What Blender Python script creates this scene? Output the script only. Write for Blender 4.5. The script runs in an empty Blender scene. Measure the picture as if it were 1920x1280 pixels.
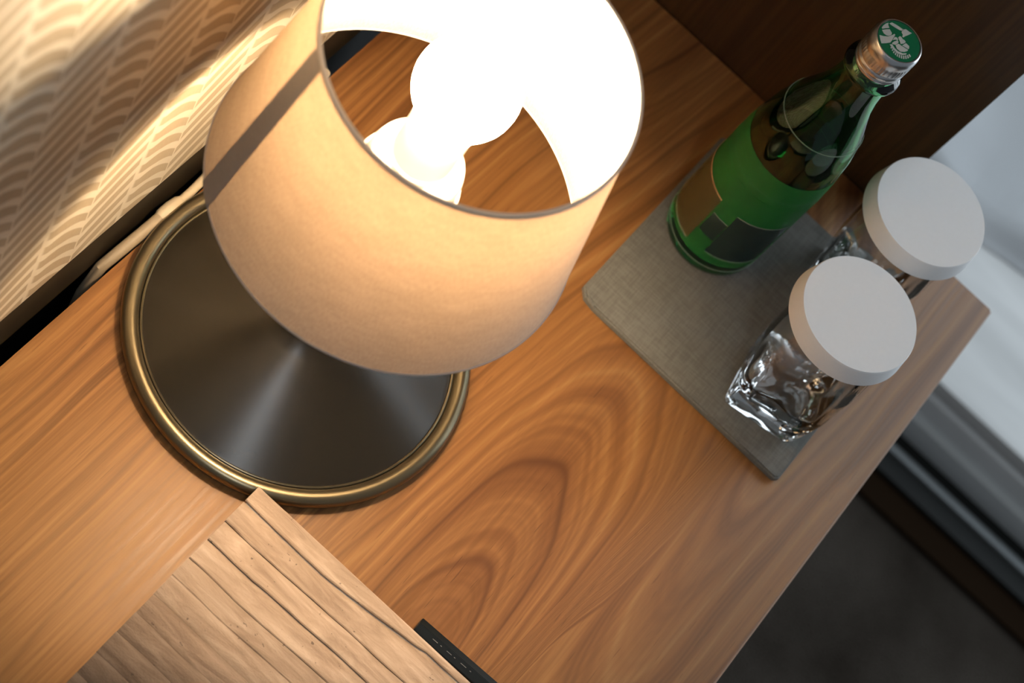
import bpy, bmesh, math, random
from mathutils import Matrix, Vector, noise
PI = math.pi
sc = bpy.context.scene
COL = sc.collection

# ------------------------------------------------------------------ camera
cam_d = bpy.data.cameras.new('camera'); cam = bpy.data.objects.new('camera', cam_d); COL.objects.link(cam)
R = ((0.5783121, 0.6180157, -0.5325521), (-0.7343195, 0.6787338, -0.0097601), (0.3554292, 0.3967078, 0.8463409))
C = (-0.2289, -0.2030, 1.0320)
cam.matrix_world = Matrix([[*R[i], C[i]] for i in range(3)] + [[0, 0, 0, 1]])
cam_d.sensor_width = 36.0
cam_d.lens = 3845.5 / 1920 * 36.0
cam_d.clip_start = 0.02
cam_d.dof.use_dof = True
cam_d.dof.focus_distance = 1.115
cam_d.dof.aperture_fstop = 7.5
sc.camera = cam

# ------------------------------------------------------------------ world, daylight, exposure
w = bpy.data.worlds.new('room_ambient'); sc.world = w; w.use_nodes = True
bg = w.node_tree.nodes['Background']
bg.inputs[0].default_value = (0.80, 0.90, 1.0, 1); bg.inputs[1].default_value = 0.15
ad = bpy.data.lights.new('window_daylight', 'AREA'); ad.shape = 'RECTANGLE'; ad.size = 1.7; ad.size_y = 2.0
ad.energy = 34; ad.color = (0.80, 0.91, 1.0)
ao = bpy.data.objects.new('window_daylight', ad); COL.objects.link(ao)
ao.matrix_world = Matrix.LocRotScale(Vector((1.719, -1.25, 0.60)), Vector((1, 0, 0)).to_track_quat('Z', 'Y'), None)
cd = bpy.data.lights.new('ceiling_light', 'AREA'); cd.shape = 'RECTANGLE'; cd.size = 0.95; cd.size_y = 0.11
cd.energy = 9.5; cd.color = (0.86, 0.93, 1.0)
co = bpy.data.objects.new('ceiling_light', cd); COL.objects.link(co)
co.location = (-0.80, -0.56, 2.2); co.rotation_euler = (0, 0, math.radians(25))
sc.view_settings.view_transform = 'Standard'; sc.view_settings.look = 'None'
sc.view_settings.exposure = 0.0; sc.view_settings.gamma = 1.0
sc.view_settings.use_curve_mapping = False
BULB = 300.0

# ------------------------------------------------------------------ layout (metres; table top is z = 0)
W, L, YP = 0.4094, 0.6942, -0.307
FL = -0.55
LX, LY = 0.323, -0.1017
BX, BY = 0.5769, -0.2355
MT = 0.006

# ------------------------------------------------------------------ node helpers
def mat(name):
    m = bpy.data.materials.new(name); m.use_nodes = True
    n = m.node_tree.nodes; b = n['Principled BSDF']
    return m, n, m.node_tree.links, b
def setp(b, col=None, rough=None, metal=None, spec=None, trans=None, ior=None, coat=None):
    if col is not None: b.inputs['Base Color'].default_value = (*col, 1)
    for k, v in (('Roughness', rough), ('Metallic', metal), ('Specular IOR Level', spec), ('Transmission Weight', trans), ('IOR', ior), ('Coat Weight', coat)):
        if v is not None: b.inputs[k].default_value = v
class NB:
    def __init__(s, m): s.n = m.node_tree.nodes; s.l = m.node_tree.links
    def put(s, i, v):
        if v is None: return
        if hasattr(v, 'is_linked') or hasattr(v, 'links'): s.l.new(v, i)
        else: i.default_value = v
    def math(s, op, a, b=None, c=None):
        q = s.n.new('ShaderNodeMath'); q.operation = op
        for i, v in enumerate((a, b, c)): s.put(q.inputs[i], v)
        return q.outputs[0]
    def pos(s):
        q = s.n.new('ShaderNodeTexCoord'); x = s.n.new('ShaderNodeSeparateXYZ'); s.l.new(q.outputs['Object'], x.inputs[0])
        return q.outputs['Object'], x.outputs[0], x.outputs[1], x.outputs[2]
    def mapv(s, v, scale=(1, 1, 1), loc=(0, 0, 0)):
        q = s.n.new('ShaderNodeMapping'); s.l.new(v, q.inputs[0]); q.inputs[3].default_value = scale; q.inputs[1].default_value = loc
        return q.outputs[0]
    def noise(s, v=None, scale=5, det=2, rough=.5, w=None, dim='3D', dist=0):
        q = s.n.new('ShaderNodeTexNoise'); q.noise_dimensions = dim
        if v is not None and dim != '1D': s.l.new(v, q.inputs['Vector'])
        if w is not None: s.put(q.inputs['W'], w)
        q.inputs['Scale'].default_value = scale; q.inputs['Detail'].default_value = det
        q.inputs['Roughness'].default_value = rough; q.inputs['Distortion'].default_value = dist
        return q.outputs[0]
    def ramp(s, v, stops, interp='LINEAR'):
        q = s.n.new('ShaderNodeValToRGB'); s.l.new(v, q.inputs[0]); r = q.color_ramp; r.interpolation = interp
        while len(r.elements) < len(stops): r.elements.new(.5)
        for e, (p, c) in zip(r.elements, stops): e.position = p; e.color = (*c, 1)
        return q.outputs[0]
    def mix(s, f, a, b, mode='MIX'):
        q = s.n.new('ShaderNodeMix'); q.data_type = 'RGBA'; q.blend_type = mode
        s.put(q.inputs[0], f)
        for i, v in ((6, a), (7, b)): s.put(q.inputs[i], (*v, 1) if isinstance(v, tuple) and len(v) == 3 else v)
        return q.outputs[2]
    def smooth(s, v, a, b, lo=0., hi=1.):
        q = s.n.new('ShaderNodeMapRange'); q.interpolation_type = 'SMOOTHSTEP'; s.l.new(v, q.inputs[0])
        q.inputs[1].default_value = a; q.inputs[2].default_value = b; q.inputs[3].default_value = lo; q.inputs[4].default_value = hi
        return q.outputs[0]
    def bump(s, h, strength, dist):
        q = s.n.new('ShaderNodeBump'); s.l.new(h, q.inputs['Height']); q.inputs['Strength'].default_value = strength; q.inputs['Distance'].default_value = dist
        return q.outputs[0]
M = {}
def plain(key, col, rough=.5, metal=0, spec=.5, var=.12, scale=60, bump=0, **k):
    """colour with a slight procedural mottling"""
    m, n, l, b = mat(key); setp(b, None, rough, metal, spec, **k); q = NB(m)
    v, x, y, z = q.pos(); f = q.noise(v, scale, 3)
    l.new(q.mix(f, tuple(c * (1 - var) for c in col), tuple(min(1, c * (1 + var)) for c in col)), b.inputs['Base Color'])
    if bump: l.new(q.bump(q.noise(v, scale * 3, 3), bump, .001), b.inputs['Normal'])
    M[key] = m; return m

# ------------------------------------------------------------------ materials
def wood(key, arches):
    m, n, l, b = mat(key); q = NB(m); v, x, y, z = q.pos()
    big = q.noise(q.mapv(v, (3.2, 16, 3)), 1, 2)
    wob = q.math('MULTIPLY', q.math('SUBTRACT', big, .5), .042)
    yy = q.math('ADD', y, wob)
    def field(cx, cy, s):
        dx = q.math('MULTIPLY', q.math('SUBTRACT', x, cx), s); dy = q.math('SUBTRACT', yy, cy)
        return q.math('SQRT', q.math('ADD', q.math('MULTIPLY', dx, dx), q.math('MULTIPLY', dy, dy)))
    f1 = field(.16, -.262, .17); f2 = field(.64, -.362, .10)
    sel = q.smooth(q.math('ADD', yy, q.math('MULTIPLY', q.math('SUBTRACT', x, .4), .05)), -.335, -.315)
    r = q.math('ADD', q.math('MULTIPLY', f1, sel), q.math('MULTIPLY', q.math('ADD', f2, .31), q.math('SUBTRACT', 1, sel)))
    rings = q.noise(None, 1, 2.5, .62, w=q.math('MULTIPLY', r, 150), dim='1D')
    fib = q.noise(q.mapv(v, (9, 420, 40)), 1, 3, .6)
    fleck = q.noise(q.mapv(v, (40, 700, 40)), 1, 1)
    col = q.ramp(rings, [(.27, (.082, .031, .011)), (.40, (.165, .068, .023)), (.52, (.218, .096, .032)), (.64, (.270, .126, .043)), (.78, (.325, .168, .062))])
    col = q.mix(q.smooth(fib, .35, .7), q.mix(.34, col, (.09, .035, .012)), col)
    col = q.mix(q.smooth(fleck, .68, .74, 0, .55), col, (.07, .026, .01))
    warm = q.noise(q.mapv(v, (2.0, 9, 2), (.3, .7, 0)), 1, 1)
    col = q.mix(q.smooth(warm, .4, .62, 0, .45), col, q.mix(.5, col, (.46, .22, .07)))
    left_tone = q.math('MULTIPLY', q.smooth(q.math('ADD', x, q.math('MULTIPLY', big, .16)), .40, .20), .60)  # yellower grain with weaker rings towards the left end
    col = q.mix(left_tone, col, q.mix(q.smooth(fib, .3, .7), (.215, .105, .034), (.30, .158, .054)))
    l.new(col, b.inputs['Base Color']); setp(b, None, .36, 0, .26)
    l.new(q.smooth(fib, .3, .7, .36, .48), b.inputs['Roughness'])
    l.new(q.bump(fib, .12, .0006), b.inputs['Normal']); M[key] = m
wood('walnut_table', True)
def panel_wood():
    m, n, l, b = mat('dark_walnut'); q = NB(m); v, x, y, z = q.pos()
    a = q.noise(q.mapv(v, (6, 22, 1.6)), 1, 4, .6, dist=.4); f = q.noise(q.mapv(v, (50, 320, 7)), 1, 3)
    col = q.ramp(a, [(.3, (.030, .014, .005)), (.5, (.058, .029, .010)), (.7, (.092, .047, .015))])
    col = q.mix(q.smooth(f, .35, .65), q.mix(.4, col, (.02, .008, .003)), col)
    l.new(col, b.inputs['Base Color']); setp(b, None, .5, 0, .35); M['dark_walnut'] = m
panel_wood()
def wallpaper():
    m, n, l, b = mat('wavy_wallpaper'); q = NB(m); v, x, y, z = q.pos()
    u = q.math('DIVIDE', q.math('SUBTRACT', x, .2115), .0363)
    p = q.math('PINGPONG', u, 1.0)
    odd = q.math('GREATER_THAN', q.math('MODULO', q.math('ADD', u, 200.0), 2.0), 1.0)
    sa = q.math('POWER', p, 2.6); sb = q.math('POWER', p, 1.15)
    s = q.math('ADD', q.math('MULTIPLY', sa, q.math('SUBTRACT', 1.0, odd)), q.math('MULTIPLY', sb, odd))
    hook = q.math('MULTIPLY', q.smooth(p, .0, .22, -1., 0.), q.math('MULTIPLY', q.math('SUBTRACT', 1.0, odd), .004))
    zz = q.math('ADD', q.math('ADD', z, q.math('MULTIPLY', s, .0180)), hook)
    ph = q.math('DIVIDE', zz, .0085)
    t = q.math('MULTIPLY', q.math('PINGPONG', ph, 1.0), 1.0)
    wid = q.math('ADD', .72, q.math('MULTIPLY', q.math('ABSOLUTE', q.math('SUBTRACT', p, .5)), -.42))
    line = q.smooth(q.math('SUBTRACT', t, wid), -.10, .06)
    edge = q.math('MAXIMUM', q.smooth(q.math('PINGPONG', u, .5), .008, .03, 1, 0), q.math('MULTIPLY', q.smooth(p, .04, .13, 1, 0), q.math('SUBTRACT', 1.0, odd)))
    k = q.math('MAXIMUM', line, edge)
    fine = q.noise(q.mapv(v, (900, 900, 160)), 1, 2)
    dark = q.mix(fine, (.40, .315, .205), (.47, .38, .26)); light = q.mix(fine, (.66, .58, .44), (.72, .64, .50))
    l.new(q.mix(k, dark, light), b.inputs['Base Color']); setp(b, None, .6, 0, .35); M['wallpaper'] = m
wallpaper()
def linen(key, c0, c1, sc_=900, trl=False):
    m, n, l, b = mat(key); q = NB(m); v, x, y, z = q.pos()
    a = q.noise(q.mapv(v, (sc_, sc_ * .09, sc_)), 1, 2); c = q.noise(q.mapv(v, (sc_ * .09, sc_, sc_)), 1, 2)
    f = q.math('MULTIPLY', q.math('ADD', a, c), .5)
    l.new(q.mix(q.smooth(f, .35, .65), c0, c1), b.inputs['Base Color']); setp(b, None, .85, 0, .2)
    l.new(q.bump(f, .35, .0006), b.inputs['Normal']); M[key] = m
linen('mat_linen', (.122, .119, .105), (.160, .157, .142))
def shade_mat():
    m, n, l, b = mat('shade_fabric'); q = NB(m); n.remove(b)
    tc = n.new('ShaderNodeTexCoord'); uv = tc.outputs['UV']
    a = q.noise(q.mapv(uv, (700, 30, 1)), 1, 2); c = q.noise(q.mapv(uv, (36, 420, 1)), 1, 2); d = q.noise(q.mapv(uv, (26, 14, 1)), 1, 3)
    f = q.math('ADD', q.math('MULTIPLY', q.math('ADD', a, c), .42), q.math('MULTIPLY', d, .16))
    f = q.smooth(f, .40, .60)
    dc = q.mix(f, (.66, .60, .53), (.78, .72, .65)); tcx = q.mix(f, (.0285, .0182, .0098), (.0405, .0262, .0145))
    D = n.new('ShaderNodeBsdfDiffuse'); T = n.new('ShaderNodeBsdfTranslucent'); A_ = n.new('ShaderNodeAddShader')
    D2 = q.mix(.32, (0., 0., 0.), dc)
    l.new(q.mix(.5, (0., 0., 0.), dc), D.inputs[0]); l.new(tcx, T.inputs[0]); l.new(D.outputs[0], A_.inputs[0]); l.new(T.outputs[0], A_.inputs[1])
    l.new(A_.outputs[0], n['Material Output'].inputs[0]); M['shade'] = m
shade_mat()
def seam_mat():
    m, n, l, b = mat('shade_seam'); q = NB(m); v, x, y, z = q.pos()
    f = q.noise(q.mapv(v, (300, 300, 900)), 1, 2)
    l.new(q.mix(f, (.33, .29, .25), (.40, .35, .31)), b.inputs['Base Color']); setp(b, None, .9, 0, .1); M['seam'] = m
seam_mat()
plain('trim_fabric', (.52, .46, .40), .9, 0, .1, scale=900, bump=.3)
def bulb_mat():
    m, n, l, b = mat('lit_bulb'); setp(b, (.9, .88, .84), .3)
    b.inputs['Emission Color'].default_value = (1.0, .76, .49, 1); b.inputs['Emission Strength'].default_value = BULB; M['bulb'] = m
bulb_mat()
plain('white_plastic', (.82, .79, .74), .4)
plain('bronze', (.019, .0155, .010), .27, .2, .5, scale=25, var=.08)
plain('bronze_rim', (.17, .14, .085), .28, .85, .5, scale=15, var=.03)
plain('cream_cord', (.52, .43, .30), .55, scale=300)
plain('cord_sleeve', (.30, .235, .155), .6, scale=300)
plain('lid_white', (.86, .85, .84), .75, 0, .25, scale=400, var=.02)
plain('aluminium', (.72, .72, .72), .28, 1, .5, scale=200, var=.06)
plain('cap_green', (.004, .15, .062), .22, 0, .5, scale=80, coat=.4)
plain('cap_print', (.62, .66, .64), .4, .2, scale=200, var=.04)
plain('black_lacquer', (.005, .006, .005), .42, 0, .22, scale=120)
plain('dash_pale', (.16, .16, .15), .5, scale=120)
plain('page_edges', (.55, .50, .42), .85, scale=600)
plain('recess_black', (.012, .010, .008), .9)
plain('foot_shadow', (.020, .014, .007), .55, 0, .35, scale=60)  # near-black, carries the shadow below the wallpaper in its colour
plain('edge_band', (.30, .17, .10), .5, scale=80)
def glass(key, col, rough=0.0, ior=1.5):
    m, n, l, b = mat(key); q = NB(m); v, x, y, z = q.pos(); f = q.noise(v, 30, 2)
    l.new(q.mix(f, tuple(c * .97 for c in col), col), b.inputs['Base Color']); setp(b, None, rough, 0, .5, 1.0, ior); M[key] = m
glass('clear_glass', (.98, .985, .98)); glass('green_glass', (.20, .66, .30)); glass('water', (.97, .99, .97), 0, 1.33)
def film(key, col, alpha, rough=.5):
    m, n, l, b = mat(key); q = NB(m); v, x, y, z = q.pos(); f = q.noise(q.mapv(v, (150, 150, 60)), 1, 3)
    l.new(q.mix(f, tuple(c * .8 for c in col), tuple(c * 1.2 for c in col)), b.inputs['Base Color']); setp(b, None, rough, 0, .4)
    b.inputs['Alpha'].default_value = alpha; M[key] = m
film('green_film', (.03, .27, .05), .45); film('label_gold', (.16, .115, .04), .6); film('label_dark', (.018, .040, .034), .85); film('label_line', (.36, .46, .33), .38)
film('label_copper', (.62, .34, .16), .8)
def carpet():
    m, n, l, b = mat('charcoal_carpet'); q = NB(m); v, x, y, z = q.pos()
    a = q.noise(v, 9, 4); c = q.noise(v, 420, 2)
    f = q.math('ADD', q.math('MULTIPLY', a, .7), q.math('MULTIPLY', c, .3))
    l.new(q.ramp(f, [(.35, (.024, .0185, .014)), (.65, (.062, .052, .043))]), b.inputs['Base Color']); setp(b, None, .95, 0, .1)
    l.new(q.bump(c, .8, .004), b.inputs['Normal']); M['carpet'] = m
carpet()
def stone():
    m, n, l, b = mat('pale_stone'); q = NB(m); v, x, y, z = q.pos()
    a = q.noise(q.mapv(v, (16, 2.4, 6)), 1, 3, .55)
    l.new(q.ramp(a, [(.3, (.56, .565, .56)), (.5, (.70, .705, .70)), (.72, (.84, .845, .84))]), b.inputs['Base Color']); setp(b, None, .45, 0, .4); M['stone'] = m
stone()
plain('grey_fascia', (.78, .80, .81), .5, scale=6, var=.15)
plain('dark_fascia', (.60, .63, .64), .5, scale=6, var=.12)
plain('track_metal', (.20, .215, .22), .45, .5, scale=30)
plain('black_frame', (.010, .011, .010), .6, 0, .3)
plain('brown_trim', (.016, .008, .003), .9, 0, .1, scale=20)
plain('white_cloth', (.80, .82, .84), .9, 0, .1, scale=5, var=.03)
plain('wall_paint', (.60, .60, .58), .8, scale=8, var=.04)
plain('window_frame', (.06, .06, .058), .5)
glass('pane_glass', (.97, .985, 1.0), 0, 1.01)

# strata print of the folder cover
def slat_mat():
    m, n, l, b = mat('rough_plank'); q = NB(m)
    tc = n.new('ShaderNodeTexCoord'); g = n.new('ShaderNodeNewGeometry'); oi = n.new('ShaderNodeObjectInfo'); v = tc.outputs['Object']
    a = q.noise(q.mapv(v, (160, 26, 60)), 1, 4, .6, dist=.6); c = q.noise(v, 700, 3)
    pits = q.smooth(q.noise(q.mapv(v, (420, 260, 300)), 1, 2), .70, .76)
    tone = q.ramp(a, [(.3, (.25, .172, .118)), (.5, (.36, .258, .183)), (.7, (.47, .352, .262))])
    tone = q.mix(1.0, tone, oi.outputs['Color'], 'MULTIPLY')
    tone = q.mix(q.math('MULTIPLY', pits, .7), tone, (.06, .04, .03))
    l.new(tone, b.inputs['Base Color']); setp(b, None, .75, 0, .25)
    l.new(q.bump(q.math('ADD', a, q.math('MULTIPLY', c, .4)), .5, .0012), b.inputs['Normal']); M['plank'] = m
slat_mat()

# ------------------------------------------------------------------ mesh helpers
def link(name, me, m=None, parent=None, smooth=False, loc=None):
    o = bpy.data.objects.new(name, me); COL.objects.link(o)
    if m: me.materials.clear(); me.materials.append(M[m] if isinstance(m, str) else m)
    if smooth:
        for p in me.polygons: p.use_smooth = True
        try: me.set_sharp_from_angle(angle=math.radians(38))
        except Exception: pass
    if parent: o.parent = parent
    if loc: o.location = loc
    return o
def bm_obj(name, bm, m, parent=None, smooth=False, loc=None):
    bmesh.ops.recalc_face_normals(bm, faces=bm.faces)
    me = bpy.data.meshes.new(name); bm.to_mesh(me); bm.free()
    return link(name, me, m, parent, smooth, loc)
def box(name, a, b, m, parent=None, bev=0.0, seg=2, loc=None):
    bm = bmesh.new(); bmesh.ops.create_cube(bm, size=1)
    for v in bm.verts: v.co = Vector([a[i] + (v.co[i] + .5) * (b[i] - a[i]) for i in range(3)])
    if bev: bmesh.ops.bevel(bm, geom=bm.edges[:], offset=bev, segments=seg, profile=.6, affect='EDGES')
    return bm_obj(name, bm, m, parent, bool(bev), loc)
def lathe(name, prof, m, parent=None, n=96, loc=None, closed=False, rfun=None, uv=False, a0=0., a1=2 * PI):
    full = abs(a1 - a0 - 2 * PI) < 1e-6; cnt = n if full else n + 1
    bm = bmesh.new(); rings = []
    for k, (r, z) in enumerate(prof):
        if r < 1e-7 and full: rings.append([bm.verts.new((0, 0, z))] * n); continue
        ring = []
        for i in range(cnt):
            t = a0 + (a1 - a0) * i / n; rr = rfun(k, t, r) if rfun else r
            ring.append(bm.verts.new((rr * math.cos(t), rr * math.sin(t), z)))
        rings.append(ring)
    pairs = list(zip(rings, rings[1:])) + ([(rings[-1], rings[0])] if closed else [])
    lay = bm.loops.layers.uv.new('UVMap') if uv else None
    for j, (a, b) in enumerate(pairs):
        for i in range(n if full else n):
            i2 = (i + 1) % cnt
            q = []
            for vv in (a[i], a[i2], b[i2], b[i]):
                if vv not in q: q.append(vv)
            if len(q) > 2:
                f = bm.faces.new(q)
                if lay:
                    for lp, (uu, vv2) in zip(f.loops, ((i / n, j), (( i + 1) / n, j), ((i + 1) / n, j + 1), (i / n, j + 1))):
                        lp[lay].uv = (uu, vv2 / max(1, len(pairs)))
    return bm_obj(name, bm, m, parent, True, loc)
def torus(name, R_, r, m, parent=None, loc=None, n=96, k=14, sq=1.0):
    return lathe(name, [(R_ + r * math.cos(2 * PI * i / k), sq * r * math.sin(2 * PI * i / k)) for i in range(k)], m, parent, n, loc, closed=True)
def tube(name, pts, r, m, parent=None, k=12, loc=None):
    bm = bmesh.new(); rings = []; P = [Vector(p) for p in pts]
    for i, p in enumerate(P):
        t = (P[min(i + 1, len(P) - 1)] - P[max(i - 1, 0)]).normalized()
        a = t.cross(Vector((0, 0, 1)))
        if a.length < 1e-4: a = Vector((1, 0, 0))
        a.normalize(); b = t.cross(a); rr = r[i] if isinstance(r, (list, tuple)) else r
        rings.append([bm.verts.new(p + rr * (math.cos(2 * PI * j / k) * a + math.sin(2 * PI * j / k) * b)) for j in range(k)])
    for a, b in zip(rings, rings[1:]):
        for j in range(k): bm.faces.new((a[j], a[(j + 1) % k], b[(j + 1) % k], b[j]))
    bm.faces.new(rings[0]); bm.faces.new(rings[-1])
    return bm_obj(name, bm, m, parent, True, loc)
def empty(name, loc, label, cat, group=None, rz=0):
    o = bpy.data.objects.new(name, None); COL.objects.link(o); o.location = loc; o.rotation_euler = (0, 0, rz); o.empty_display_size = .02
    return tag(o, label, cat, group)
def tag(o, label, cat, group=None):
    o['label'] = label; o['category'] = cat
    if group: o['group'] = group
    return o
def struct(o, label=None):
    o['kind'] = 'structure'
    if label: o['label'] = label
    return o

# ------------------------------------------------------------------ the setting
XA, XB = -0.60, 1.75
box_floor = box('floor', (XA, -2.6, FL - .05), (XB, .12, FL), 'carpet'); struct(box_floor, 'dark charcoal carpet beside the wooden table')
# patterned wall: hangs just behind the table; its lower edge rolls back into a dark recess
YW = 0.012
bm = bmesh.new(); prof = [(YW, 2.0), (YW, .6), (YW, .3), (YW, .030)]
for i in range(1, 9):
    a = PI / 2 * i / 8; prof.append((YW + .012 * (1 - math.cos(a)), .030 - .012 * math.sin(a)))
prof += [(.10, .018), (.10, 2.0)]
ra = [bm.verts.new((XA, y, z)) for y, z in prof]; rb = [bm.verts.new((XB, y, z)) for y, z in prof]
for i in range(len(prof)):
    j = (i + 1) % len(prof); bm.faces.new((ra[i], ra[j], rb[j], rb[i]))
bm.faces.new(ra); bm.faces.new(rb)
wb = struct(bm_obj('wall_back', bm, 'wallpaper', None, True), 'cream wallpaper with zigzag columns of wavy lines behind the lamp')
bm = bmesh.new(); prof = [(YW + .004, .034)]
for i in range(1, 10):
    a = PI * .62 * i / 9; prof.append((YW + .004 - .005 * math.sin(a * .8), .034 - .046 * i / 9))
prof += [(YW + .03, -.014), (YW + .03, .034)]
ra = [bm.verts.new((XA, y, z)) for y, z in prof]; rb = [bm.verts.new((XB, y, z)) for y, z in prof]
for i in range(len(prof)):
    j = (i + 1) % len(prof); bm.faces.new((ra[i], ra[j], rb[j], rb[i]))
bm.faces.new(ra); bm.faces.new(rb)
struct(bm_obj('shadow_strip', bm, 'foot_shadow', None, True), 'added dark strip standing in for the shadow at the foot of the wallpaper')  # added strip: the fade into shadow is put into its colour and curve
struct(box('gap_backing', (XA, .060, FL), (XB, .10, -.0145), 'recess_black'), 'black backing of the gap below the wallpaper, shadow put into its colour')  # backing coloured black so the gap's shadow is in the paint
# window wall to the right
xw = 1.70
wr = struct(box('wall_right', (xw, -.35, FL), (xw + .05, .12, 2.0), 'wall_paint'), 'painted wall beside the window')
struct(box('trim_1', (xw, -2.6, FL), (xw + .05, -.35, -.46), 'wall_paint'), 'painted wall below the window')
wf = bpy.data.objects.new('window_1', None); COL.objects.link(wf); wf.location = (xw, -1.25, -.46); struct(wf, 'daylit window past the table')
for nm, a, b in (('frame_rail', (0, -.9, 0), (.05, .9, .05)), ('frame_rail', (0, -.9, 2.06), (.05, .9, 2.11)), ('frame_stile', (0, -.9, .05), (.05, -.85, 2.06)), ('frame_stile', (0, .85, .05), (.05, .9, 2.06)), ('mullion', (0, -.025, .05), (.05, .025, 2.06))):
    box(nm, a, b, 'window_frame', wf)
for a, b in ((-.85, -.025), (.025, .85)): box('pane', (.022, a, .05), (.028, b, 2.06), 'pane_glass', wf)

# low ledge under the window: floor trim, track, fascia, pale top
led = empty('window_ledge', (.90, -1.2, FL), 'low pale grey window ledge with dark metal track along its foot', 'window ledge')
y0, y1 = -1.35, 1.19
box('floor_trim', (.004, y0, 0), (.034, y1, .006), 'brown_trim', led, .001)
box('kick_rail', (.034, y0, 0), (.056, y1, .012), 'black_frame', led, .001)
box('track_rail', (.056, y0, 0), (.066, y1, .016), 'track_metal', led, .002)
box('track_channel', (.066, y0, 0), (.086, y1, .006), 'black_frame', led)
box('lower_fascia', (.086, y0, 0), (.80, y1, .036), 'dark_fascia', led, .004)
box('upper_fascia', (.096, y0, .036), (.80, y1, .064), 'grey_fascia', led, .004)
box('ledge_top', (.100, y0, .064), (.80, y1, .086), 'stone', led, .006)

# white rumpled cloth on the ledge
bm = bmesh.new(); nx, ny = 44, 90; G = []
for i in range(nx + 1):
    row = []
    for j in range(ny + 1):
        x = 1.17 + .42 * i / nx; y = -1.1 + 1.15 * j / ny
        x += .025 * noise.noise((y * 6, 3, 0)) * (1 - i / nx)
        h = .014 + .010 * noise.noise((x * 3 + y * 7, y * 3 - x * 5, .4)) + .004 * math.sin(y * 34 + 5 * noise.noise((x * 4, y * 3, 7)))
        h += .012 * (i / nx) ** 2
        e = min(1, i / 3.0, (nx - i) / 3.0, j / 3.0, (ny - j) / 3.0); h = .002 + max(.004, h) * e
        row.append(bm.verts.new((x, y, h)))
    G.append(row)
for i in range(nx):
    for j in range(ny): bm.faces.new((G[i][j], G[i + 1][j], G[i + 1][j + 1], G[i][j + 1]))
r = bmesh.ops.solidify(bm, geom=bm.faces[:], thickness=.002)
cl = bm_obj('white_cloth', bm, 'white_cloth', None, True, (0, 0, FL + .086)); tag(cl, 'soft white rumpled cloth lying on the window ledge', 'cloth')

# dark wooden divider standing at the end of the table
dv = empty('divider_panel', (L + .002, (YP + .008) / 2, FL), 'tall dark walnut divider panel standing at the end of the table', 'panel')
hy = (.008 - YP) / 2
box('board', (0, -hy, 0), (.028, hy, 2.5), 'dark_walnut', dv, .0012)
box('floor_shoe', (-.001, -hy + .01, 0), (.029, hy - .01, .004), 'black_frame', dv)

# ------------------------------------------------------------------ the bedside table
tb = empty('bedside_table', (0, 0, FL), 'long orange-brown walnut bedside table under the lit lamp', 'table')
H = -FL
def tbox(nm, a, b, m, bev=.0015, par=tb): return box(nm, a, b, m, par, bev)
top = box('tabletop', (-.45, -W, -.028), (L, 0, 0), 'walnut_table', None, .0012); top.parent = tb; top.location = (0, 0, H)
eb = box('edge_band', (-.45, -W - .0012, -.0275), (L - .001, -W + .0002, -.0008), 'edge_band', None, .0003); eb.parent = top
tbox('cabinet_body', (-.40, -W + .10, .06), (L - .06, -.03, H - .028), 'dark_walnut')
for k in range(2):
    d = tbox('drawer', (-.39 + k * .52, -W + .086, .28), (.115 + k * .50, -W + .0995, H - .04), 'dark_walnut')
    box('handle', (-.18 + k * .50, -W + .076, .38), (-.08 + k * .50, -W + .0862, .39), 'black_frame', d, .001)
for x in (-.38, L - .10):
    for y in (-W + .12, -.06): tbox('leg', (x, y - .02, 0), (x + .03, y + .01, .06), 'black_frame')

# ------------------------------------------------------------------ table lamp
lamp = empty('table_lamp', (LX, LY, 0), 'lit table lamp with a beige fabric shade and dark round bronze base', 'lamp')
base = lathe('base', [(0, .0005), (.0975, .0005), (.0985, .002), (.0965, .0050), (.0935, .0060), (.0912, .0070), (.0905, .0072), (.089, .0080), (.060, .0217), (.030, .036), (.0125, .0455), (.0105, .050), (0, .050)], 'bronze', lamp, 128)
torus('base_rim', .0972, .0052, 'bronze_rim', base, (0, 0, .0058), 160, 18, 1.0)
torus('rim_groove', .0912, .0008, 'bronze_rim', base, (0, 0, .0074), 128, 8)
st = lathe('stem', [(0, .048), (.0075, .048), (.0075, .196), (.009, .198), (0, .198)], 'bronze', lamp, 40)
ZB, ZT, RB, RT = .1806, .3088, .0960, .0756
shp = [(RB + (RT - RB) * i / 12, ZB + (ZT - ZB) * i / 12) for i in range(13)]
shade = lathe('lamp_shade', shp, 'shade', lamp, 160, uv=True)
def rim(nm, R_, z, t, h): return lathe(nm, [(R_ - t, z - h), (R_ + t, z - h), (R_ + t * 1.15, z), (R_ + t, z + h), (R_ - t, z + h), (R_ - t * 1.15, z)], 'trim_fabric', shade, 160, closed=True)
rim('top_trim', RT, ZT, .0009, .0013); rim('bottom_trim', RB, ZB, .0005, .0006)
# overlapping seam of the fabric, facing the wall
az = math.radians(139)
lathe('seam', [(RB + .0009, ZB), (RT + .0009, ZT), (RT + .0004, ZT), (RB + .0004, ZB)], 'seam', shade, 10, closed=True, a0=az - .075, a1=az + .075)
sk = lathe('socket', [(0, .196), (.018, .196), (.0235, .199), (.0248, .2035), (.0248, .2125), (.0235, .2175), (.020, .2200), (.0165, .2205), (.0165, .2235), (.0150, .2245), (0, .2245)], 'white_plastic', lamp, 64)
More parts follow.
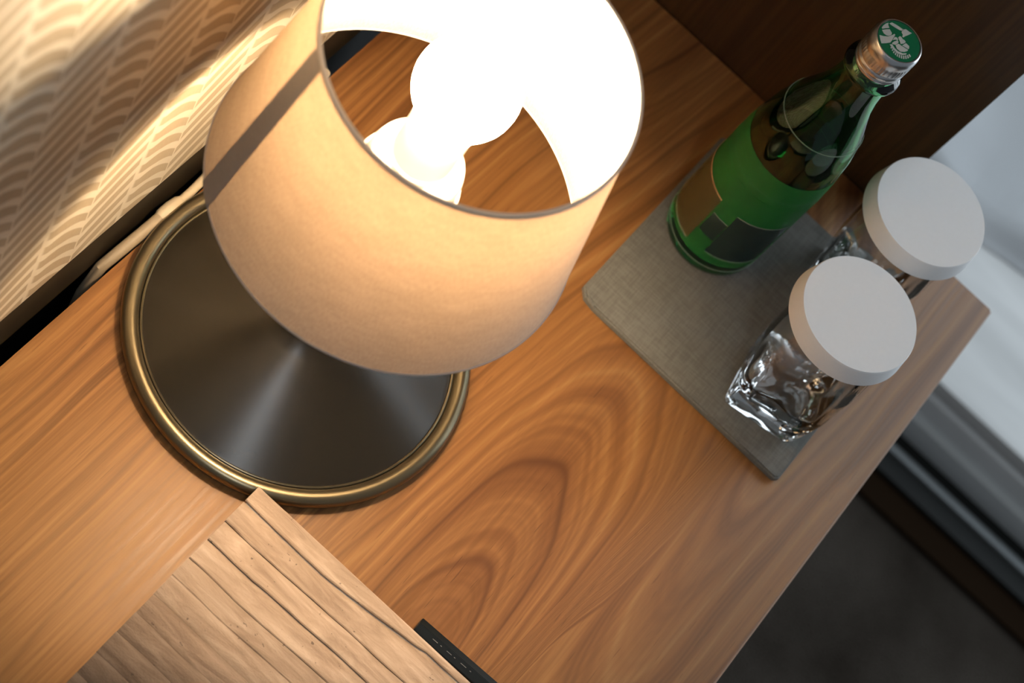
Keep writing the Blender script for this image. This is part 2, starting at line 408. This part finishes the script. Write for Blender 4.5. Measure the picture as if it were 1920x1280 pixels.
# spider that carries the shade: ring and three spokes
torus('shade_ring', .0265, .0012, 'white_plastic', shade, (0, 0, .2), 64, 8)
for k in range(3):
    t = math.radians((0, 140, 222)[k])
    tube('spoke', [(.0265 * math.cos(t), .0265 * math.sin(t), .2), (RB * .955 * math.cos(t), RB * .955 * math.sin(t), ZB + .004)], .0011, 'white_plastic', shade, 8)
zb = .2872; rb_ = .0252
bp = [(0, .2240), (.0150, .2240), (.0157, .2270), (.0157, .2560)]
for i in range(0, 21):
    a = -1.02 + (PI / 2 + 1.02) * i / 20
    bp.append((max(0, rb_ * math.cos(a)), zb + rb_ * math.sin(a)))
lathe('bulb', [p for p in bp if p[1] <= .2562][:4], 'white_plastic', lamp, 48)
bulb = lathe('bulb_globe', [(.0157, .2560)] + bp[4:], 'bulb', lamp, 48)

# cord behind the lamp
cord = empty('power_cord', (.33, .003, 0), 'cream lamp cord with a connector running behind the lamp base', 'cord')
cp = []
def cpt(x, y, z): return (x - .33, y - .003, z)
tube('cable', [cpt(.47, .0025, .0035), cpt(.43, .0030, .0035), cpt(.395, .0035, .0035), cpt(.365, .0035, .0035), cpt(.345, .0022, .0037), cpt(.329, .0020, .0040)], .0027, 'cream_cord', cord)
tube('connector', [cpt(.336, .0022, .0040), cpt(.334, .0022, .0042), cpt(.327, .0024, .0046), cpt(.320, .0026, .0046), cpt(.318, .0026, .0044)], [.0030, .0040, .0046, .0044, .0034], 'cream_cord', cord, 16)
tube('sleeve', [cpt(.322, .0026, .0042), cpt(.305, .0030, .0036), cpt(.288, .0040, .0010), cpt(.276, .0058, -.006), cpt(.268, .0068, -.030), cpt(.262, .0068, -.12), cpt(.26, .0068, -.3)], .0036, 'cord_sleeve', cord)

# ------------------------------------------------------------------ grey linen mat
mt = empty('linen_mat', (.558, -.2835, 0), 'square grey linen-covered mat under the bottle and tumblers', 'mat')
bm = bmesh.new()
pts = [(-.082, .078), (-.0765, .0835), (.083, .0835), (.0855, .081), (.0855, -.080), (.083, -.0825), (-.083, -.0825), (-.0855, -.080), (-.0835, .070)]
bm.faces.new([bm.verts.new((x, y, 0.0003)) for x, y in pts])
r = bmesh.ops.extrude_face_region(bm, geom=bm.faces[:])
for v in r['geom']:
    if isinstance(v, bmesh.types.BMVert): v.co.z = MT
bmesh.ops.bevel(bm, geom=[e for e in bm.edges if abs(e.verts[0].co.z - e.verts[1].co.z) < 1e-6], offset=.0012, segments=2, affect='EDGES')
bm_obj('pad', bm, 'mat_linen', mt, True)
tube('folded_hem', [(-.0815, .0775, MT * .8), (-.0810, .0765, MT * .95), (-.0820, .0740, MT), (-.0825, .0710, MT * .8)], [.0008, .0016, .0016, .0008], 'mat_linen', mt, 8)

# ------------------------------------------------------------------ green bottle
bot = empty('glass_bottle', (BX, BY, MT), 'green glass water bottle with a silver and green screw cap', 'bottle')
def q_(z): return z - MT
OP = [(0, .0092), (.016, .0088), (.022, .0068), (.0285, .0062), (.0308, .0078), (.0320, .0115), (.0322, .016), (.0321, .080), (.0316, .105), (.0312, .118), (.0304, .130), (.0290, .142), (.0266, .153), (.0236, .163), (.0200, .173), (.0170, .183), (.0154, .193), (.0147, .203), (.0147, .2065), (.0172, .2085), (.0176, .2105), (.0170, .2130), (.0146, .2150), (.0138, .2165), (.0138, .2340)]
TH = .0022
IP = [(.0112, .2340), (.0112, .205), (.0125, .193), (.0146, .183), (.0178, .1725), (.0213, .162), (.0243, .152), (.0267, .141), (.0282, .129), (.0290, .117), (.0295, .104), (.0298, .080), (.0299, .018), (.0285, .0135), (.0240, .0122), (.015, .0132), (0, .0138)]
lathe('glass', [(r, q_(z)) for r, z in OP + IP], 'green_glass', bot, 96)
LV = .122
wp = [(0, .0136), (.015, .0130), (.0241, .0120), (.0287, .0134), (.0301, .018), (.0300, .080), (.0297, .104), (.0293, .115), (.0291, LV - .0015), (.0280, LV - .0004), (.020, LV), (0, LV)]
lathe('water', [(r, q_(z)) for r, z in wp], 'water', bot, 96)
def patch(nm, m, r, z0, z1, a0, a1, th=.00018, n=24):
    return lathe(nm, [(r, q_(z0)), (r, q_(z1)), (r + th, q_(z1)), (r + th, q_(z0))], m, bot, n, closed=True, a0=math.radians(a0), a1=math.radians(a1))
lab = patch('label_sleeve', 'green_film', .03225, .0215, .1000, 60, 330, n=64)
lathe('lit_water_band', [(.03218, q_(.1005)), (.0318, q_(.112)), (.0310, q_(.1235)), (.0312, q_(.1235)), (.0320, q_(.112)), (.0324, q_(.1005))], 'green_film', lab, 64, closed=True)  # added band: light glowing through the water put into its green
def lpatch(nm, m, z0, z1, a0, a1, r=.0326):
    o = patch(nm, m, r, z0, z1, a0, a1); o.parent = lab; return o
lpatch('label_panel', 'label_gold', .027, .0765, 70, 163)
lpatch('label_panel', 'label_dark', .0310, .0765, 187, 250)
lpatch('label_panel', 'label_dark', .0430, .0640, 165.5, 186)
lpatch('label_border', 'label_copper', .0758, .0770, 70, 163, .0328)
lpatch('label_border', 'label_line', .0262, .0274, 70, 163, .0328)
lpatch('label_border', 'label_line', .0758, .0768, 187, 250, .0328)
lpatch('label_border', 'label_line', .0300, .0310, 187, 250, .0328)
lpatch('label_border', 'label_line', .0632, .0642, 166, 186, .0328)
for z, r in ((.0162, .03225), (.1062, .0317)): torus('glass_ring', r, .0004, 'label_line', bot, (0, 0, q_(z)), 96, 6)
torus('glass_ring', .0259, .0004, 'label_line', bot, (0, 0, q_(.1556)), 96, 6)
cap = lathe('cap', [(.0139, .2168), (.0147, .2168), (.0150, .2180), (.0146, .2190), (.0150, .2200), (.0150, .2222), (.0145, .2232), (.0150, .2242), (.0152, .2252), (.0152, .2290), (.0147, .2302), (.0151, .2316), (.0150, .2350), (.0145, .2375), (.0137, .2384), (.0131, .2384), (.0130, .2376), (0, .2376)], 'aluminium', bot, 144,
            loc=(0, 0, -MT), rfun=lambda k, t, r: r - (.00045 * (0.5 + .5 * math.cos(48 * t)) if k in (8, 9) else 0))
lathe('cap_disc', [(0, .2376), (.0129, .2376), (.0127, .2382), (0, .2383)], 'cap_green', cap, 64)
EM = [[(-15, 127), (7, 129), (33, 125), (50, 116), (35, 110), (24, 93), (5, 107), (-18, 120)], [(-27, 117), (-2, 102), (18, 87), (7, 62), (-6, 58), (-26, 66), (-36, 79), (-37, 97)], [(51, 111), (71, 103), (81, 73), (87, 41), (93, 24), (78, 25), (68, 39), (58, 69), (52, 96)], [(86, 30), (106, 17), (109, -5), (115, -24), (95, -19), (61, -7), (43, -3), (45, 6), (57, 8), (65, 24)], [(-71, 109), (-56, 87), (-33, 66), (-4, 54), (16, 49), (15, 41), (-9, 38), (-35, 34), (-56, 33), (-83, 49), (-109, 68), (-93, 88)], [(-30, 32), (0, 36), (9, 24), (4, 11), (-3, 8), (-12, 23)], [(-51, 24), (-30, 21), (-5, 10), (-9, -1), (-21, -3), (-43, 3), (-53, 17)], [(16, 18), (31, 17), (36, 8), (30, -7), (34, -19), (29, -32), (11, -29), (-9, -18), (2, -4)], [(-43, 1), (-19, -7), (-16, -26), (-4, -72), (-14, -73), (-35, -64), (-55, -46), (-57, -19)], [(-9, -29), (24, -36), (24, -62), (11, -70), (2, -70)], [(-71, 29), (-57, 19), (-66, -7), (-67, -33), (-54, -61), (-32, -78), (-42, -81), (-67, -64), (-82, -38), (-80, -1)], [(-76, 13), (-84, 14), (-89, 5), (-79, 5)], [(-81, -1), (-92, -1), (-96, -9), (-84, -9)], [(-86, -14), (-100, -16), (-101, -24), (-86, -22)], [(-86, -27), (-101, -31), (-102, -39), (-85, -34)], [(-84, -39), (-102, -45), (-100, -53), (-82, -45)], [(-80, -50), (-98, -59), (-95, -66), (-76, -56)], [(-73, -61), (-92, -72), (-87, -79), (-68, -67)], [(-64, -72), (-84, -84), (-76, -90), (-58, -77)], [(-53, -80), (-71, -94), (-63, -100), (-47, -84)], [(-42, -87), (-57, -103), (-46, -106), (-34, -89)], [(-28, -91), (-38, -108), (-26, -109), (-21, -93)]]
bm = bmesh.new()
for pl in EM:
    bm.faces.new([bm.verts.new((x * 0.93e-4, y * 0.93e-4, .2383)) for x, y in pl])
r = bmesh.ops.extrude_face_region(bm, geom=bm.faces[:])
for v in r['geom']:
    if isinstance(v, bmesh.types.BMVert): v.co.z += .00015
em = bm_obj('emblem', bm, 'cap_print', cap); em['label'] = 'silver emblem of hands pouring from a bottle'

# ------------------------------------------------------------------ tumblers and paper lids
def tumbler(name, x, y, rz, label):
    t = empty(name, (x, y, MT), label, 'glass', 'lidded tumblers on the linen mat', rz)
    n = 96
    def sq(e):                                   # superellipse blended to a circle
        def f(a):
            c, s = abs(math.cos(a)), abs(math.sin(a)); p = 2 + 13 * e
            return 1 / ((c ** p + s ** p) ** (1 / p))
        return f
    prof = [(0, .0006, 1), (.0190, .0, 1), (.0228, .0012, 1), (.0245, .004, .95), (.0262, .018, .8), (.0285, .040, .5), (.0303, .072, .15), (.0311, .102, 0), (.0313, .1085, 0), (.0310, .1100, 0), (.0298, .1095, 0),
            (.0293, .100, 0), (.0283, .070, .1), (.0262, .042, .35), (.0232, .026, .5), (.0180, .0185, .3), (.0110, .0160, 0), (0, .0152, 0)]
    fs = [sq(p[2]) for p in prof]
    def rf(k, a, r):
        rr = r * fs[k](a)
        if k in (13, 14, 15): rr += .0012 * math.sin(a * 5 + k)
        return rr
    lathe('bowl', [(r, z) for r, z, e in prof], 'clear_glass', t, n, rfun=rf)
    # relief cut into the thick foot
    for i in range(4):
        a = PI / 4 + PI / 2 * i
        bmv = bmesh.new(); bmesh.ops.create_icosphere(bmv, subdivisions=1, radius=.0042)
        for v in bmv.verts: v.co = Vector((v.co.x * 1.0 + .0275 * math.cos(a), v.co.y * 1.0 + .0275 * math.sin(a), v.co.z * 1.1 + .0065))
        bm_obj('cut_corner', bmv, 'clear_glass', t)
    return t
tumbler('tumbler', .5145, -.3290, math.radians(10), 'clear glass tumbler with thick cut foot at the front corner of the mat')
tumbler('tumbler', .6119, -.3225, math.radians(5), 'clear glass tumbler behind the front one, nearest the dark panel')
def lid(x, y, label, rz=0):
    t = empty('paper_lid', (x, y, .1064), label, 'lid', 'paper lids on the tumblers', rz)
    body = lathe('cap_skirt', [(.0366, .0126), (.0369, .0120), (.0388, .0), (.0380, .0), (.0362, .0114), (0, .0114)], 'lid_white', t, 120)
    lathe('cap_top', [(0, .0117), (.0362, .0117), (.0369, .0126), (.0364, .0136), (0, .0136)], 'lid_white', t, 120)
    return t
lid(.5180, -.3267, 'white round paper lid on the front tumbler')
lid(.6119, -.3218, 'white round paper lid on the tumbler nearest the dark panel', .6)

# ------------------------------------------------------------------ slatted folder and pencil
fo = empty('slatted_folder', (.2333, -.1450, 0), 'flat folder covered in rough brown slats overlapping the lamp base rim', 'folder')
fw, fl = .330, .300
box('board', (-fw, -fl, .0116), (-.0008, -.0012, .0140), 'page_edges', fo, .0006)
box('back_board', (-fw, -fl, .0003), (-.030, -.030, .0116), 'page_edges', fo, .0006)
rnd = random.Random(4)
xs = [0, -.0119, -.0278, -.0424, -.0573, -.0710, -.0850, -.0988, -.1133, -.1281, -.1423]
while xs[-1] > -fw: xs.append(xs[-1] - .0145)
def off(i, t):                                    # sideways drift of the joint lines
    if i == 0: return 0
    if i == 1: return -.0012 * math.sin(min(1, t / .06) * PI / 2) + .0085 * max(0, (t - .055) / .08) ** 1.25 if t < .125 else .0068 + .0
    k = (1.0, .0035, .0015, .0022, .0030, .0020, .001, .0005)[i] if i < 8 else .0006
    return k * max(0, (t - .03)) / .09 + .0011 * noise.noise((t * 28, i * 3.1, 0))
N = 64; ZS = .0160
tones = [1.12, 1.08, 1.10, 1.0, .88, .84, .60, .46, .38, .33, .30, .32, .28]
for i in range(len(xs) - 1):
    bm = bmesh.new(); rows = []
    for k in range(N + 1):
        t = fl * k / N
        xr = xs[i] + off(i, t); xl = xs[i + 1] + off(i + 1, t)
        xr = min(xr, -.0002); xl = min(xl, xr - .0012) + (.0007, .0003, .0004, .0002, .00015, .00012)[min(i, 5)]
        jit = .00022 * noise.noise((t * 260, i * 7.7, 1)); xl += jit + .0002 * noise.noise((t * 90, i * 2.7, 5))
        # each slat tips down towards its outer side so the next one throws a thin shadow
        hi = (ZS if i < 5 else ZS - .0005) + .0002 * noise.noise((t * 40, i, 2)); lo = (ZS, ZS - .0016, ZS - .0007, ZS - .0012, ZS - .0005, ZS + .0001, ZS + .0003)[min(i, 6)] + .0002 * noise.noise((t * 60, i, 9))
        yj = -t - (.0006 * noise.noise((i * 5.3, 1, 1)) if k == 0 else 0)
        rows.append([bm.verts.new(p) for p in ((xr, yj, (ZS - .0024)), (xr, yj, lo - .0003), (xr - .0006, yj, lo), ((xr + xl) / 2, yj, (lo + hi) / 2 + .0002 * noise.noise((t * 120, i, 4))), (xl + .0006, yj, hi), (xl, yj, hi - .0005), (xl, yj, (ZS - .0024)))])
    for a, b in zip(rows, rows[1:]):
        for j in range(6): bm.faces.new((a[j], a[j + 1], b[j + 1], b[j]))
    bm.faces.new(rows[0]); bm.faces.new(rows[-1])
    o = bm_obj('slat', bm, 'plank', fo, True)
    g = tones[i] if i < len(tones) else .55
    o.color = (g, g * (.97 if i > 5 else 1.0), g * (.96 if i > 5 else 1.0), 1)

pc = empty('pencil', (.2410, -.2590, .0053), 'black faceted pencil lying beside the brown folder', 'pencil', rz=math.radians(2))
def hexbar(nm, r, ya, yb, m, par, k=6, ph=0):
    bm = bmesh.new(); a = [bm.verts.new((r * math.cos(2 * PI * (j + .5) / k + ph), ya, r * math.sin(2 * PI * (j + .5) / k + ph))) for j in range(k)]
    b = [bm.verts.new((v.co.x, yb, v.co.z)) for v in a]
    for j in range(k): bm.faces.new((a[j], a[(j + 1) % k], b[(j + 1) % k], b[j]))
    bm.faces.new(a); bm.faces.new(b)
    bmesh.ops.bevel(bm, geom=bm.edges[:], offset=.0003, segments=2, affect='EDGES')
    return bm_obj(nm, bm, m, par, True)
hexbar('barrel', .0056, 0, -.15, 'black_lacquer', pc)
hexbar('tip_cone', .0030, -.15, -.160, 'edge_band', pc)
for k, (a, b) in enumerate(((.011, .0145), (.0165, .0175), (.021, .0245), (.0262, .0272), (.031, .035), (.0375, .0385))):
    box('pale_dash', (-.0021, -b, .00517), (-.0018, -a, .00524), 'dash_pale', pc)  # pale dashes along the top of the barrel
